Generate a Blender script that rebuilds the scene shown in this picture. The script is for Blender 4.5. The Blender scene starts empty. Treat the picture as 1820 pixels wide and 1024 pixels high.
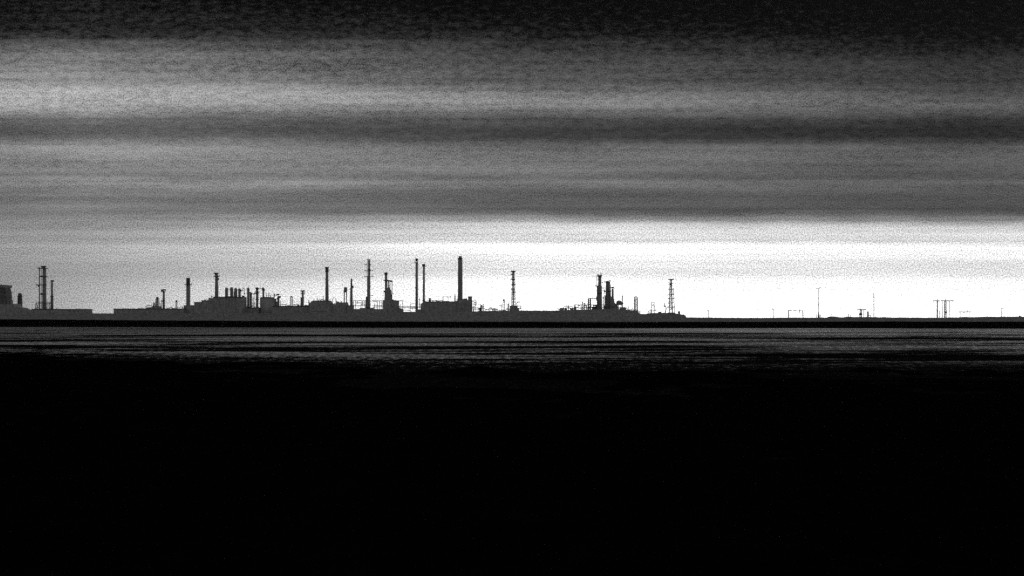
import bpy, math, random
import numpy as np
from mathutils import Vector, noise as mnoise

random.seed(7)
SC = bpy.context.scene
COL = SC.collection
F, HX, HY, CZ = 2500.0, 910.0, 570.0, 1.7      # focal length (px), principal column, horizon row, eye height (m)
GZ = 0.6                                        # level of the refinery ground above the water
DENS = 2.6e-5                                   # haze

# ------------------------------------------------------------------ materials
def nt(m):
    m.use_nodes = True
    t = m.node_tree; t.nodes.clear()
    return t, t.nodes, t.links
def N(t, kind, **kw):
    n = t.nodes.new(kind)
    for k, v in kw.items(): setattr(n, k, v)
    return n
def mth(t, op, a, b=None, c=None, clamp=False):
    n = t.nodes.new('ShaderNodeMath'); n.operation = op; n.use_clamp = clamp
    for i, v in enumerate((a, b, c)):
        if v is None: continue
        if isinstance(v, (int, float)): n.inputs[i].default_value = v
        else: t.links.new(v, n.inputs[i])
    return n.outputs[0]

def surf(name, lo, hi, rough=.7, scale=.25, stretch=(1, 1, 1), metal=0.0, spec=.3):
    m = bpy.data.materials.new(name); t, ns, lk = nt(m)
    out = N(t, 'ShaderNodeOutputMaterial'); p = N(t, 'ShaderNodeBsdfPrincipled')
    tc = N(t, 'ShaderNodeTexCoord'); mp = N(t, 'ShaderNodeMapping'); mp.inputs['Scale'].default_value = stretch
    nz = N(t, 'ShaderNodeTexNoise'); nz.inputs['Scale'].default_value = scale; nz.inputs['Detail'].default_value = 5; nz.inputs['Roughness'].default_value = .78
    mr = N(t, 'ShaderNodeMapRange'); mr.inputs[1].default_value = .3; mr.inputs[2].default_value = .7
    mr.inputs[3].default_value = lo; mr.inputs[4].default_value = hi
    lk.new(tc.outputs['Object'], mp.inputs[0]); lk.new(mp.outputs[0], nz.inputs['Vector']); lk.new(nz.outputs['Fac'], mr.inputs[0])
    lk.new(mr.outputs[0], p.inputs['Base Color'])
    p.inputs['Roughness'].default_value = rough; p.inputs['Metallic'].default_value = metal
    p.inputs['Specular IOR Level'].default_value = spec
    lk.new(p.outputs[0], out.inputs[0])
    return m

STEEL = surf('weathered_steel', .09, .20, .6, .3, (1, 1, .3))
STEEL_DK = surf('darker_steel', .03, .10, .8, .4)  # darker steel tone for the left-edge tower and the domed column
DARK = surf('dark_painted_steel', .015, .035, .6, .5)
CONC = surf('stack_concrete', .10, .24, .85, .2, (1, 1, .15))
CLAD = surf('wall_cladding', .07, .31, .75, .3, (1, 1, .6))
ROOF = surf('roof_felt', .02, .04, .9, .2)
TANKM = surf('tank_plate', .16, .28, .6, .1, (1, 1, .4))
EARTH = surf('embankment_soil', .05, .30, .95, .25, spec=.05)
LAND = surf('plain_soil', .05, .11, .95, .02, spec=.05)
DIKE = surf('wet_black_rock', .001, .003, .95, .4, spec=.0)
MUD = surf('black_mud', .001, .003, .95, 1.5, spec=.0)

# ------------------------------------------------------------------ mesh builder (all shapes given in picture pixels at the thing's own distance)
class B:
    def __init__(s, cx, D, zb): s.cx, s.s, s.zb, s.D = cx, D / F, zb, D; s.v = []; s.f = []; s.sm = []
    def X(s, px): return (px - s.cx) * s.s
    def Z(s, py): return 0.0 if py is None else CZ + (HY - py) * s.s - s.zb
    def add(s, vs, fs, smooth=False):
        o = len(s.v); s.v += vs; s.f += [tuple(i + o for i in f) for f in fs]; s.sm += [smooth] * len(fs)
    def ring(s, x, y, prof, n=20):                    # lathe: prof = [(r, z)] from bottom to top, metres
        vs = []; fs = []
        for r, z in prof:
            vs += [(x + r * math.cos(2 * math.pi * k / n), y + r * math.sin(2 * math.pi * k / n), z) for k in range(n)]
        for i in range(len(prof) - 1):
            for k in range(n):
                a = i * n + k; b = i * n + (k + 1) % n
                fs.append((a, b, b + n, a + n))
        s.add(vs, fs, True)
        o = len(s.v) - len(vs); m = len(vs)
        s.f.append(tuple(o + k for k in reversed(range(n)))); s.f.append(tuple(o + m - n + k for k in range(n))); s.sm += [False, False]
    def bx(s, x0, x1, y0, y1, z0, z1):
        vs = [(x, y, z) for z in (z0, z1) for x, y in ((x0, y0), (x1, y0), (x1, y1), (x0, y1))]
        s.add(vs, [(3, 2, 1, 0), (4, 5, 6, 7), (0, 1, 5, 4), (1, 2, 6, 5), (2, 3, 7, 6), (3, 0, 4, 7)])
    def tube(s, p, q, r, n=6):
        p = Vector(p); q = Vector(q); d = q - p
        if d.length < 1e-6: return
        d.normalize(); a = d.orthogonal().normalized(); b = d.cross(a); vs = []
        for c in (p, q):
            vs += [tuple(c + r * (math.cos(2 * math.pi * k / n) * a + math.sin(2 * math.pi * k / n) * b)) for k in range(n)]
        s.add(vs, [(k, (k + 1) % n, n + (k + 1) % n, n + k) for k in range(n)], True)
        s.add([], [])
        o = len(s.v) - 2 * n
        s.f.append(tuple(o + k for k in reversed(range(n)))); s.f.append(tuple(o + n + k for k in range(n))); s.sm += [False, False]
    def sph(s, x, y, z, r, n=12, sq=1):
        s.ring(x, y, [(max(.02 * r, r * math.cos(a)), z + sq * r * math.sin(a)) for a in [math.pi * (i / 8 - .5) for i in range(9)]], n)
    def build(s, name, mat, parent=None, loc=None):
        me = bpy.data.meshes.new(name); me.from_pydata(s.v, [], s.f); me.materials.append(mat)
        for p, k in zip(me.polygons, s.sm): p.use_smooth = k
        o = bpy.data.objects.new(name, me); COL.objects.link(o)
        if parent: o.parent = parent
        if loc: o.location = loc
        return o

# shape words: each returns a closure that draws into a B
def C(xc, w, yt, yb=None, wt=None, dy=0, n=20):
    w = max(w, 1.0); wt = max(wt, .8) if wt else None
    def g(b): b.ring(b.X(xc), dy, [(w * b.s / 2, b.Z(yb)), ((wt or w) * b.s / 2, b.Z(yt))], n)
    return g
def L(xc, prof, dy=0, n=20):                          # [(width, row)] bottom to top
    def g(b): b.ring(b.X(xc), dy, [(w * b.s / 2, b.Z(y)) for w, y in prof], n)
    return g
def R(x0, x1, yt, yb=None, d=None, dy=0):
    def g(b):
        dd = d if d is not None else (x1 - x0) * b.s
        b.bx(b.X(x0), b.X(x1), dy - dd / 2, dy + dd / 2, b.Z(yb), b.Z(yt))
    return g
def PR(pts, d, dy=0):                                 # upright outline with real depth
    def g(b):
        n = len(pts)
        vs = [(b.X(x), dy + k * d / 2, b.Z(y)) for k in (-1, 1) for x, y in pts]
        b.add(vs, [tuple(reversed(range(n))), tuple(range(n, 2 * n))] + [(i, (i + 1) % n, n + (i + 1) % n, n + i) for i in range(n)])
    return g
def T(pts, w=.7):                                     # bent pipe or bar
    w = max(w, 1.05)
    def g(b):
        P = [(b.X(p[0]), p[2] if len(p) > 2 else 0, b.Z(p[1])) for p in pts]
        for i in range(len(P) - 1): b.tube(P[i], P[i + 1], w * b.s / 2)
        for p in P[1:-1]: b.sph(*p, w * b.s / 2, 6)
    return g
def ARC(xc, yc, rx, ry, a0, a1, w=.8, n=10):
    return T([(xc + rx * math.cos(math.radians(a0 + (a1 - a0) * i / n)), yc - ry * math.sin(math.radians(a0 + (a1 - a0) * i / n))) for i in range(n + 1)], w)
def S(xc, yc, w, dy=0, sq=1):
    def g(b): b.sph(b.X(xc), dy, b.Z(yc), w * b.s / 2, 12, sq)
    return g
def PL(xc, w, y, dy=0, rail=True, th=1.3):             # round gallery: grating disc with toe board; its hand rail is a sub-part
    def g(b):
        r = w * b.s / 2
        b.ring(b.X(xc), dy, [(r * .8, b.Z(y) - th * b.s), (r, b.Z(y) - th * b.s * .5), (r, b.Z(y))], 20)
    def h(b):
        r = w * b.s / 2 - .1; z = b.Z(y); x = b.X(xc)
        P = [(x + r * math.cos(math.pi * k / 6), dy + r * math.sin(math.pi * k / 6)) for k in range(13)]
        for k in range(12):
            b.bx(P[k][0] - .06, P[k][0] + .06, P[k][1] - .06, P[k][1] + .06, z, z + 1.1)
            b.tube((*P[k], z + 1.1), (*P[k + 1], z + 1.1), .08, 4)
    g.rail = h if rail else None
    return g
def DECK(x0, x1, y, d=4, th=1.4, dy=0):               # square gallery with hand rail
    def g(b): b.bx(b.X(x0), b.X(x1), dy - d / 2, dy + d / 2, b.Z(y) - max(th, 1.2) * b.s, b.Z(y))
    def h(b):
        X0, X1, z = b.X(x0) + .1, b.X(x1) - .1, b.Z(y)
        Y0, Y1 = dy - d / 2 + .1, dy + d / 2 - .1
        q = [(X0, Y0), (X1, Y0), (X1, Y1), (X0, Y1)]
        for a in range(4):
            p, r = q[a], q[(a + 1) % 4]; b.tube((*p, z + 1.1), (*r, z + 1.1), .08, 4)
            k = max(1, int(math.dist(p, r) / 2))
            for i in range(k):
                x = p[0] + (r[0] - p[0]) * i / k; yy = p[1] + (r[1] - p[1]) * i / k; b.bx(x - .06, x + .06, yy - .06, yy + .06, z, z + 1.1)
    g.rail = h
    return g
def LD(x, yt, yb=None, dy=-.4):                       # caged ladder
    def g(b):
        X, z0, z1 = b.X(x), b.Z(yb), b.Z(yt)
        for k in (-.3, .3): b.tube((X + k, dy, z0), (X + k, dy, z1), .07, 4)
        n = int((z1 - z0) / 1.5)
        for i in range(n):
            z = z0 + (i + .5) * (z1 - z0) / n
            b.tube((X - .3, dy, z), (X + .3, dy, z), .05, 4); b.tube((X - .4, dy - .7, z), (X + .4, dy - .7, z), .05, 4)
            b.tube((X - .4, dy, z), (X - .4, dy - .7, z), .05, 4); b.tube((X + .4, dy, z), (X + .4, dy - .7, z), .05, 4)
    return g
def LT(xc, wb, wt, yt, yb, seg, lw=.6, bw=.35, xt=None):   # four legged lattice
    lw, bw = lw * 1.9, bw * 1.7
    def g(b):
        z0, z1 = b.Z(yb), b.Z(yt); X0 = b.X(xc); X1 = b.X(xt if xt is not None else xc); h0, h1 = wb * b.s / 2, wt * b.s / 2
        def c(t, i, j): h = h0 + (h1 - h0) * t; return (X0 + (X1 - X0) * t + i * h, j * h, z0 + (z1 - z0) * t)
        q = [(-1, -1), (1, -1), (1, 1), (-1, 1)]
        for i, j in q: b.tube(c(0, i, j), c(1, i, j), lw * b.s / 2, 5)
        for k in range(seg):
            t0, t1 = k / seg, (k + 1) / seg
            for a in range(4):
                p, r = q[a], q[(a + 1) % 4]
                b.tube(c(t0, *p), c(t1, *r), bw * b.s / 2, 4); b.tube(c(t1, *p), c(t0, *r), bw * b.s / 2, 4); b.tube(c(t1, *p), c(t1, *r), bw * b.s / 2, 4)
    return g

class Thing:
    def __init__(s, name, label, cat, px, D, group=None, base=None):
        s.cx, s.D = px, D
        s.zb = GZ if base is None else CZ + (HY - base) * D / F
        e = bpy.data.objects.new(name, None); COL.objects.link(e)
        e.location = ((px - HX) * D / F, D, s.zb); e.empty_display_size = 1
        e['label'] = label; e['category'] = cat
        if group: e['group'] = group
        s.e = e
    def part(s, name, mat, *shapes, on=None, label=None):   # pieces that do not touch become parts of their own
        bs = []
        for g in shapes:
            b = B(s.cx, s.D, s.zb); g(b); a = np.array(b.v); bs.append([b, a.min(0) - .12, a.max(0) + .12, [g]])
        k = 0
        while k < len(bs):
            hit = next((q for q in range(k + 1, len(bs)) if (bs[k][1] <= bs[q][2]).all() and (bs[q][1] <= bs[k][2]).all()), None)
            if hit is None: k += 1; continue
            b, lo, hi, gs = bs.pop(hit); a = bs[k][0]; o = len(a.v)
            a.v += b.v; a.f += [tuple(i + o for i in f) for f in b.f]; a.sm += b.sm
            bs[k][1] = np.minimum(bs[k][1], lo); bs[k][2] = np.maximum(bs[k][2], hi); bs[k][3] += gs; k = 0
        for b, _, _, gs in bs:
            o = b.build(name, mat, on or s.e)
            if label: o['label'] = label
            rails = [g.rail for g in gs if getattr(g, 'rail', None)]
            if rails and name != 'railing':
                r = B(s.cx, s.D, s.zb)
                for g in rails: g(r)
                r.build('railing', mat, o)
        return o
def lone(name, label, cat, px, D, mat, *shapes, group=None, base=None):   # a thing that is a single mesh
    zb = GZ if base is None else CZ + (HY - base) * D / F
    b = B(px, D, zb)
    for g in shapes: g(b)
    o = b.build(name, mat, None, ((px - HX) * D / F, D, zb)); o['label'] = label; o['category'] = cat
    if group: o['group'] = group
    return o

# ------------------------------------------------------------------ setting
def struct(name, vs, fs, mat, smooth=True):
    me = bpy.data.meshes.new(name); me.from_pydata(vs, [], fs); me.materials.append(mat)
    for p in me.polygons: p.use_smooth = smooth
    o = bpy.data.objects.new(name, me); COL.objects.link(o); o['kind'] = 'structure'
    return o
def grid(rows):                                       # rows of equal length -> verts, faces
    n = len(rows[0]); vs = [p for r in rows for p in r]; fs = []
    for i in range(len(rows) - 1):
        for k in range(n - 1): a = i * n + k; fs.append((a, a + 1, a + 1 + n, a + n))
    return vs, fs
def interp(x, tab): return float(np.interp(x, [a for a, _ in tab], [b for _, b in tab]))

WL = [(0, 581.2), (400, 581.9), (700, 582.8), (1100, 583.3), (1420, 583), (1820, 584)]
TP = [(0, 567.6), (230, 569.3), (430, 570.3), (600, 571.2), (760, 571.9), (900, 572.3), (1100, 572.7), (1350, 572.2), (1600, 571.4), (1820, 572)]
def dike_front(X):
    px = HX + X / 335 * F
    return F * CZ / (interp(px, WL) - HY)
EX = 4500
XS = sorted(set([-EX, -3000, -2000, -1200, -800, -500, -300] + [round(-200 + i * .8, 2) for i in range(501)] + [300, 500, 800, 1200, 2000, 3000, EX]))
rows = [[] for _ in range(7)]
for X in XS:
    D = dike_front(X); px = HX + X / D * F
    zt = CZ - (interp(px, TP) - HY) * (D + 7) / F
    j = .12 * mnoise.noise((X * .9, 3, 0)) + .07 * mnoise.noise((X * 3.1, 9, 0)) + .10 * mnoise.noise((X * .12, 5, 0))
    w = 3.0 * mnoise.noise((X * .05, 1, 0)) + 1.5 * mnoise.noise((X * .4, 2, 0))
    for i, (dy, z) in enumerate(((-6 + w, -.6), (w, 0.0), (3 + w * .5, zt * .55 + j), (7, zt + j * .6), (13, zt - .03 + j * .6), (18, GZ + .2), (23, GZ - .4))):
        rows[i].append((X, D + dy, z))
v, f = grid(rows); struct('dike', v, f, DIKE)
# refinery plain behind the dike, out to the horizon
gx = [x for x in XS if abs(x) > 290 or round(x * 10) % 80 == 0]
rows = [[(X, dike_front(X) + 12, GZ - .05) for X in gx]] + [[(X, Y, GZ) for X in gx] for Y in (430, 700, 1200, 1900, 2600, 4000, 5500)]
v, f = grid(rows); struct('ground', v, f, LAND)
# the long low earth bank under the works, running on to the right as a sea bank
BANK = [(-900, 560), (-60, 560), (30, 559), (120, 559), (159, 557.2), (206, 557.2), (330, 557), (560, 556.5), (700, 556), (760, 556), (840, 553.5), (890, 552), (935, 552), (985, 552.2), (1000, 551.6), (1015, 550.5), (1060, 549.6),
        (1092, 548.8), (1110, 550), (1122, 551.5), (1133, 552), (1137, 557.5), (1141, 558), (1150, 557.8), (1158, 556.4), (1182, 556), (1200, 556.8), (1208, 558.4), (1215, 559.3), (1217.2, 560), (1218.2, 564), (1260, 564.6), (1340, 565.2), (1400, 564.6), (1475, 564.6), (1478, 562.4), (1483, 562.6), (1494, 564),
        (1503, 564.5), (1508, 563), (1520, 563.4), (1555, 563.6), (1580, 564.4), (1660, 564.8), (1710, 564.2), (1713, 563.3), (1719, 563.3), (1722, 564.3), (1755, 563), (1812, 563), (2900, 563.5)]
rows = [[] for _ in range(8)]
BD = 1960.0
for i in range(3901):
    px = -1000 + i
    X = (px - HX) / F * BD
    z = CZ + (HY - interp(px, BANK)) / F * BD
    z += .30 * mnoise.noise((px * .31, 0, 0)) + .22 * mnoise.noise((px * .9, 4, 0)) + .35 * mnoise.noise((px * .06, 7, 0))
    for k, (dy, zz) in enumerate(((-46, GZ - .3), (-24, GZ + (z - GZ) * .45), (-8, z * .93), (0, z), (10, z - .05), (22, z - .3), (40, z * .5), (60, GZ - .3))):
        q = 0 if k in (0, 7) else .4 * mnoise.noise((px * .2, dy * .1, 3))
        rows[k].append((X, BD + dy + 3 * mnoise.noise((px * .1, k, 5)), zz + (q if k != 3 else 0)))
v, f = grid(rows); struct('embankment', v, f, EARTH)

# near shore: black mud hummocks running out under the water
EDGE = [(-.6, 86), (-.364, 72), (-.28, 56), (-.18, 46), (-.05, 36), (.1, 33), (.25, 35), (.364, 40), (.6, 50)]
xs = [-EX, -2000, -800, -300, -140, -90] + [round(-60 + i * .35, 2) for i in range(343)] + [90, 140, 300, 800, 2000, EX]
ys = [-400, -100, -30, -8, -2]
y = 1.0
while y < 125: ys.append(y); y += .25 + y * .0075
rows = []
for Y in ys:
    r = []
    for X in xs:
        e = interp(X / max(Y, 20), EDGE)
        z = .03 + (e - Y) * .006
        z = min(z, .30 + .02 * (z - .3)) if z > .3 else z
        a = .15 if abs(X) < 65 else .02
        z += a * mnoise.noise((X * .10, Y * .12, 0)) + a * .8 * mnoise.noise((X * .45, Y * .35, 2)) + a * .5 * mnoise.noise((X * 1.4, Y * .9, 5))
        r.append((X, Y, max(-1.0, z)))
    rows.append(r)
v, f = grid(rows); struct('mudflat', v, f, MUD)

# water
wm = bpy.data.materials.new('rippled_water'); t, ns, lk = nt(wm)
out = N(t, 'ShaderNodeOutputMaterial'); p = N(t, 'ShaderNodeBsdfPrincipled')
p.inputs['Base Color'].default_value = (.004, .004, .004, 1); p.inputs['IOR'].default_value = 1.33; p.inputs['Roughness'].default_value = .08
tc = N(t, 'ShaderNodeTexCoord')
def nz(t, src, sc, scale, det=2, rough=.5, col=False, off=(0, 0, 0)):
    mp = N(t, 'ShaderNodeMapping'); mp.inputs['Scale'].default_value = sc; mp.inputs['Location'].default_value = off
    n = N(t, 'ShaderNodeTexNoise'); n.inputs['Scale'].default_value = scale; n.inputs['Detail'].default_value = det; n.inputs['Roughness'].default_value = rough
    t.links.new(src, mp.inputs[0]); t.links.new(mp.outputs[0], n.inputs['Vector'])
    return n.outputs['Color' if col else 'Fac']
O = tc.outputs['Object']
bands = nz(t, O, (.22, .5, 1), .085, 6, .62)                    # wind lanes: long across, short in depth
bands2 = nz(t, O, (.25, 1.2, 1), .35, 4, .6, off=(7, 3, 0))
lane = mth(t, 'ADD', mth(t, 'MULTIPLY', bands, .7), mth(t, 'MULTIPLY', bands2, .3))
def rng(src, a, b, c, d, smooth=True):
    mr = N(t, 'ShaderNodeMapRange')
    if smooth: mr.interpolation_type = 'SMOOTHSTEP'
    for i, x in enumerate((a, b, c, d)): mr.inputs[i + 1].default_value = x
    lk.new(src, mr.inputs[0]); return mr.outputs[0]
so_ = N(t, 'ShaderNodeSeparateXYZ'); lk.new(O, so_.inputs[0]); WY = so_.outputs[1]
ruff = mth(t, 'MULTIPLY', rng(lane, .475, .555, 0, 1), rng(WY, 140, 215, .25, .02))        # ruffled lanes, stronger away from the lee of the dike
lv = mth(t, 'ADD', mth(t, 'ADD', ruff, mth(t, 'SUBTRACT', rng(so_.outputs[0], -90, 15, .104, .063), rng(so_.outputs[0], 0, 40, 0, .018))), rng(mth(t, 'ADD', WY, mth(t, 'MULTIPLY', mth(t, 'MINIMUM', so_.outputs[0], 0), .8)), 35, 64, .18, 0))        # and rougher still in the shallows
spk = nz(t, O, (3, .6, 1), 1, 5, .85, off=(2, 5, 0))
lv = mth(t, 'MULTIPLY', lv, rng(spk, .34, .66, .45, 2.6, False))
rip = nz(t, O, (.9, 1, 1), 8, 3, .6, True)
sx = N(t, 'ShaderNodeSeparateXYZ'); lk.new(rip, sx.inputs[0])
nx = mth(t, 'MULTIPLY', mth(t, 'SUBTRACT', sx.outputs[0], .5), mth(t, 'MULTIPLY', lv, 3))
ny = mth(t, 'MULTIPLY', mth(t, 'MULTIPLY_ADD', mth(t, 'ABSOLUTE', mth(t, 'SUBTRACT', sx.outputs[1], .5)), 5, .5), mth(t, 'MULTIPLY', lv, -1))   # at this grazing angle only the ripple faces turned to the open side show
cb = N(t, 'ShaderNodeCombineXYZ'); lk.new(nx, cb.inputs[0]); lk.new(ny, cb.inputs[1]); cb.inputs[2].default_value = 1
nm = N(t, 'ShaderNodeVectorMath', operation='NORMALIZE'); lk.new(cb.outputs[0], nm.inputs[0])
lk.new(nm.outputs[0], p.inputs['Normal']); lk.new(p.outputs[0], out.inputs[0])
gx2 = [-EX, -2000, -700] + list(range(-400, 401, 20)) + [700, 2000, EX]
rows = [[(X, Y, 0) for X in gx2] for Y in (-390, 0, 60, 120, 200, 280)] + [[(X, dike_front(X) + 2.5, 0) for X in gx2]]
v, f = grid(rows); struct('water', v, f, wm)

# haze: one closed box of thin even air
hb = B(HX, 1, 0); hb.bx(-EX - 100, EX + 100, -500, 5600, -2.2, 110)
hm = bpy.data.materials.new('haze_air'); t, ns, lk = nt(hm)
out = N(t, 'ShaderNodeOutputMaterial'); pv = N(t, 'ShaderNodeVolumePrincipled')
pv.inputs['Color'].default_value = (.95, .95, .95, 1); pv.inputs['Density'].default_value = DENS; pv.inputs['Anisotropy'].default_value = .25
lk.new(pv.outputs[0], out.inputs['Volume'])
hz = hb.build('haze', hm); hz['kind'] = 'stuff'; hz['label'] = 'pale haze hanging over the water and the refinery'

# ------------------------------------------------------------------ THE WORKS
def run(t, x0, x1, y, hi, seed, on=None, step=3.4, w=.9):   # a crooked pipe run with risers along a roof or bank edge
    r = random.Random(seed); p = [(x0, y + .4)]; x = x0
    while x < x1:
        h = r.choice((.3, .6, 1, 1.5, 2.2, hi)) ; p += [(x, y - h, r.uniform(-4, 4))]; x += r.uniform(.5, 1.6) * step; p += [(min(x, x1), y - h, p[-1][2])]
    p.append((x1, y + .4)); t.part('pipe_run', DARK, T(p, w), on=on)
def roofed(t, x0, x1, y, d=30, par=1.0, mat=CLAD):     # plain industrial hall: wall with pilasters, overhanging roof slab
    k = max(2, int((x1 - x0) / 7)); sh = [R(x0, x1, y + par, None, d)]
    w = (x1 - x0) / k; t.run = lambda *a: run(t, *a)
    sh += [R(x0 + i * w - .25, x0 + i * w + .25, y + par + .6, None, d + .9) for i in range(1, k)]
    t.part('wall', mat, *sh); t.part('roof', ROOF, R(x0 - .25, x1 + .25, y, y + par - .02, d + 1.6))

# ---- far left
t = Thing('cracker_tower', 'broad stepped tower with a flared crown, cut off by the left edge', 'refinery tower', 4, 2150)
t.part('body', STEEL_DK, PR([(-22, None), (18.2, None), (18.2, 535), (16.4, 532), (16.2, 524), (14.4, 514), (13.4, 512), (-22, 512)], 24)); t.part('side_duct', STEEL, PR([(16.6, 541), (18.4, 534.6), (20.2, 533.6), (20.6, 541)], 5)); t.part('ledge', DARK, R(-22, 16.6, 519.4, 520.6, 25)); t.part('ledge', DARK, R(-22, 17.4, 527.6, 528.8, 25))
t.part('crown', STEEL, PR([(-22, 511.9), (14.6, 511.9), (15.6, 508.2), (15, 507), (-22, 507)], 30))
t.part('railing', DARK, DECK(-22, 15, 506.9, 28, .3))
t.part('vent_stub', DARK, C(3, 2, 505.4, 507)); t.part('vent_stub', DARK, C(10, 1.6, 506, 507))
lone('low_plant_hall', 'low sloping-roofed hall at the foot of the broad tower on the left edge', 'building', 20, 2090, CLAD,
     PR([(-30, None), (-30, 541), (17, 541), (29, 540.4), (33, 546), (43, 547.5), (47, 550.5), (61, 551), (64, 549), (68, 549), (68, None)], 34))
t = Thing('domed_column', 'stubby round-topped column just right of the broad left-edge tower', 'refinery column', 35.5, 2180)
t.part('shell', STEEL_DK, L(35.5, [(9, None), (8.6, 540), (8, 530), (7, 525), (7, 523.3), (5.4, 521.6), (2.6, 521)]))
t.part('platform', DARK, PL(35.5, 9.2, 527)); t.part('ladder', DARK, LD(31, 526))
# ---- the framed pair
t = Thing('distillation_column', 'tall thick column with a slim riser pipe tied to it by galleries, tallest at the far left', 'refinery column', 76, 2240)
t.part('shaft', STEEL, L(78.7, [(8, None), (7.2, 536), (6.2, 500), (5.8, 476)]))
t.part('head', DARK, C(77.3, 9.5, 472.6, 474.2), C(77.3, 7, 474.2, 476))
t.part('riser_pipe', STEEL, C(70, 2.2, 475.5, None, 1.9))
t.part('riser_pipe', STEEL, C(73.3, .8, 476, None), label='thin pipe between the riser and the shaft')
for y, a, b in ((476.6, 68, 84), (491.5, 72, 83), (506.2, 65.3, 82), (523, 72, 80)): t.part('platform', DARK, DECK(a, b, y, 8, 1.2))
t.part('platform', DARK, DECK(69, 88.5, 537.8, 9, .8), label='wide lowest gallery reaching the thinner column')
t.part('valve', DARK, S(74, 491, 3), T([(70, 491), (78, 491)], .9)); t.part('valve', DARK, S(69, 509, 3.4)); t.part('valve', DARK, S(73.6, 522, 3.2)); t.part('pipe', DARK, T([(65.5, 505), (66.4, 507.5), (69, 508)], .9))
t.part('ladder', DARK, LD(82.6, 477))
t.part('base_frame', STEEL, LT(76, 22, 18, 538, None, 3, .7, .4))
t = Thing('thin_column', 'thin flat-capped column standing close right of the framed pair at far left', 'refinery column', 92.5, 2260)
t.part('shaft', STEEL, L(92.5, [(5.4, None), (4.8, 528), (3.6, 524), (3.4, 502)])); t.part('cap', DARK, L(92.7, [(3.6, 501.5), (6.2, 498.8), (6.2, 498)]))
t.part('platform', DARK, PL(92.3, 6, 527)); t.part('ladder', DARK, LD(90, 500))
t = Thing('warehouse', 'long flat-roofed shed ending in a clean square step, left of the low gap', 'building', 130, 2080)
roofed(t, 66, 158.8, 549.3, 30)
t.part('roof_vent', DARK, C(101, 1.4, 547.8, 549.3)); t.part('roof_vent', DARK, C(66.5, 1.2, 546.8, 549.3)); t.part('roof_pipe', DARK, T([(63, 541.5), (66, 543), (66, 549)], .6))
t = Thing('warehouse', 'long low shed beginning at the right side of the low gap', 'building', 235, 2085)
roofed(t, 207.4, 331, 548.7, 32)
t.part('roof_vent', DARK, R(247, 256, 547.9, 548.8, 6)); t.part('roof_ridge', CLAD, PR([(259, 548.8), (262, 546.6), (283, 544.6), (287, 548.8)], 12)); t.run(259, 286, 545.6, 2, 3); t.run(297, 330, 548.4, 2.6, 4)
t = Thing('pipe_gantry_tower', 'small A-frame tower with a mushroom cap over a knot of pipes', 'refinery tower', 279.5, 2150)
t.part('frame', STEEL, LT(279.6, 5, 2, 530, None, 9, .8, .5)); t.part('cap', DARK, L(279.6, [(2, 531), (4.5, 529.5), (4.4, 528.3), (2.4, 527.8)])); t.part('drum', DARK, C(279.6, 3.4, 531, 534))
t.part('branch_pipe', DARK, T([(276, 548), (276.5, 532), (279, 530)], .5), T([(283.5, 548), (282.4, 531), (280, 530)], .5))
t = Thing('leaning_pipework', 'low triangular pipe frame leaning against the small mushroom-capped tower', 'pipework', 274, 2145)
t.part('frame', STEEL, T([(270.4, 549), (273.5, 537), (277.5, 549)], .8), T([(271.4, 545), (276.4, 545)], .7), T([(272, 541), (275, 541)], .6), T([(273.6, 549), (273.6, 536)], .6), T([(274.8, 549), (276.5, 538), (277.6, 537)], .6), T([(270.4, None), (270.4, 549)], .8), T([(277.5, None), (277.5, 549)], .8))
t.part('drum', DARK, S(275.5, 540.4, 2.4), S(272.8, 543.6, 2.2))
t = Thing('vent_column', 'slender column with a ragged wide head, between the pipe frame and the short stub stack', 'refinery column', 290.5, 2170)
t.part('shaft', STEEL, C(290.6, 3.6, 517, None, 3)); t.part('head', DARK, R(286.4, 291, 514.6, 517.4, 3), R(289.5, 294.6, 514, 516.2, 3), S(286.8, 518, 2), S(293.6, 516.6, 2))
t.part('platform', DARK, PL(290.6, 6.4, 518.4)); t.part('platform', DARK, PL(289.6, 6, 534.5)); t.part('side_pipe', DARK, T([(287.2, None), (287.2, 534)], .7), T([(292.8, None), (292.8, 519)], .5), T([(285, None), (285.2, 539)], .6)); t.part('ladder', DARK, LD(288.3, 534))
t = Thing('short_stack', 'short two-tone stub stack between the slender vent column and the ringed chimney', 'stack', 313.6, 2160)
t.part('shaft', STEEL, C(312.7, 1.4, 537, None), C(314.6, 1.2, 537, None)); t.part('head', DARK, C(313.6, 3.2, 533.9, 537.2))
t = Thing('ringed_chimney', 'straight chimney with a dark top band and one wide ring gallery', 'chimney', 334.4, 2200)
t.part('shaft', CONC, C(334.4, 7, 505, None, 6.8)); t.part('top_band', DARK, C(334.4, 6.9, 494, 505)); t.part('platform', DARK, PL(334.4, 14, 505.4)); t.part('ladder', DARK, LD(338.4, 506))
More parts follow.
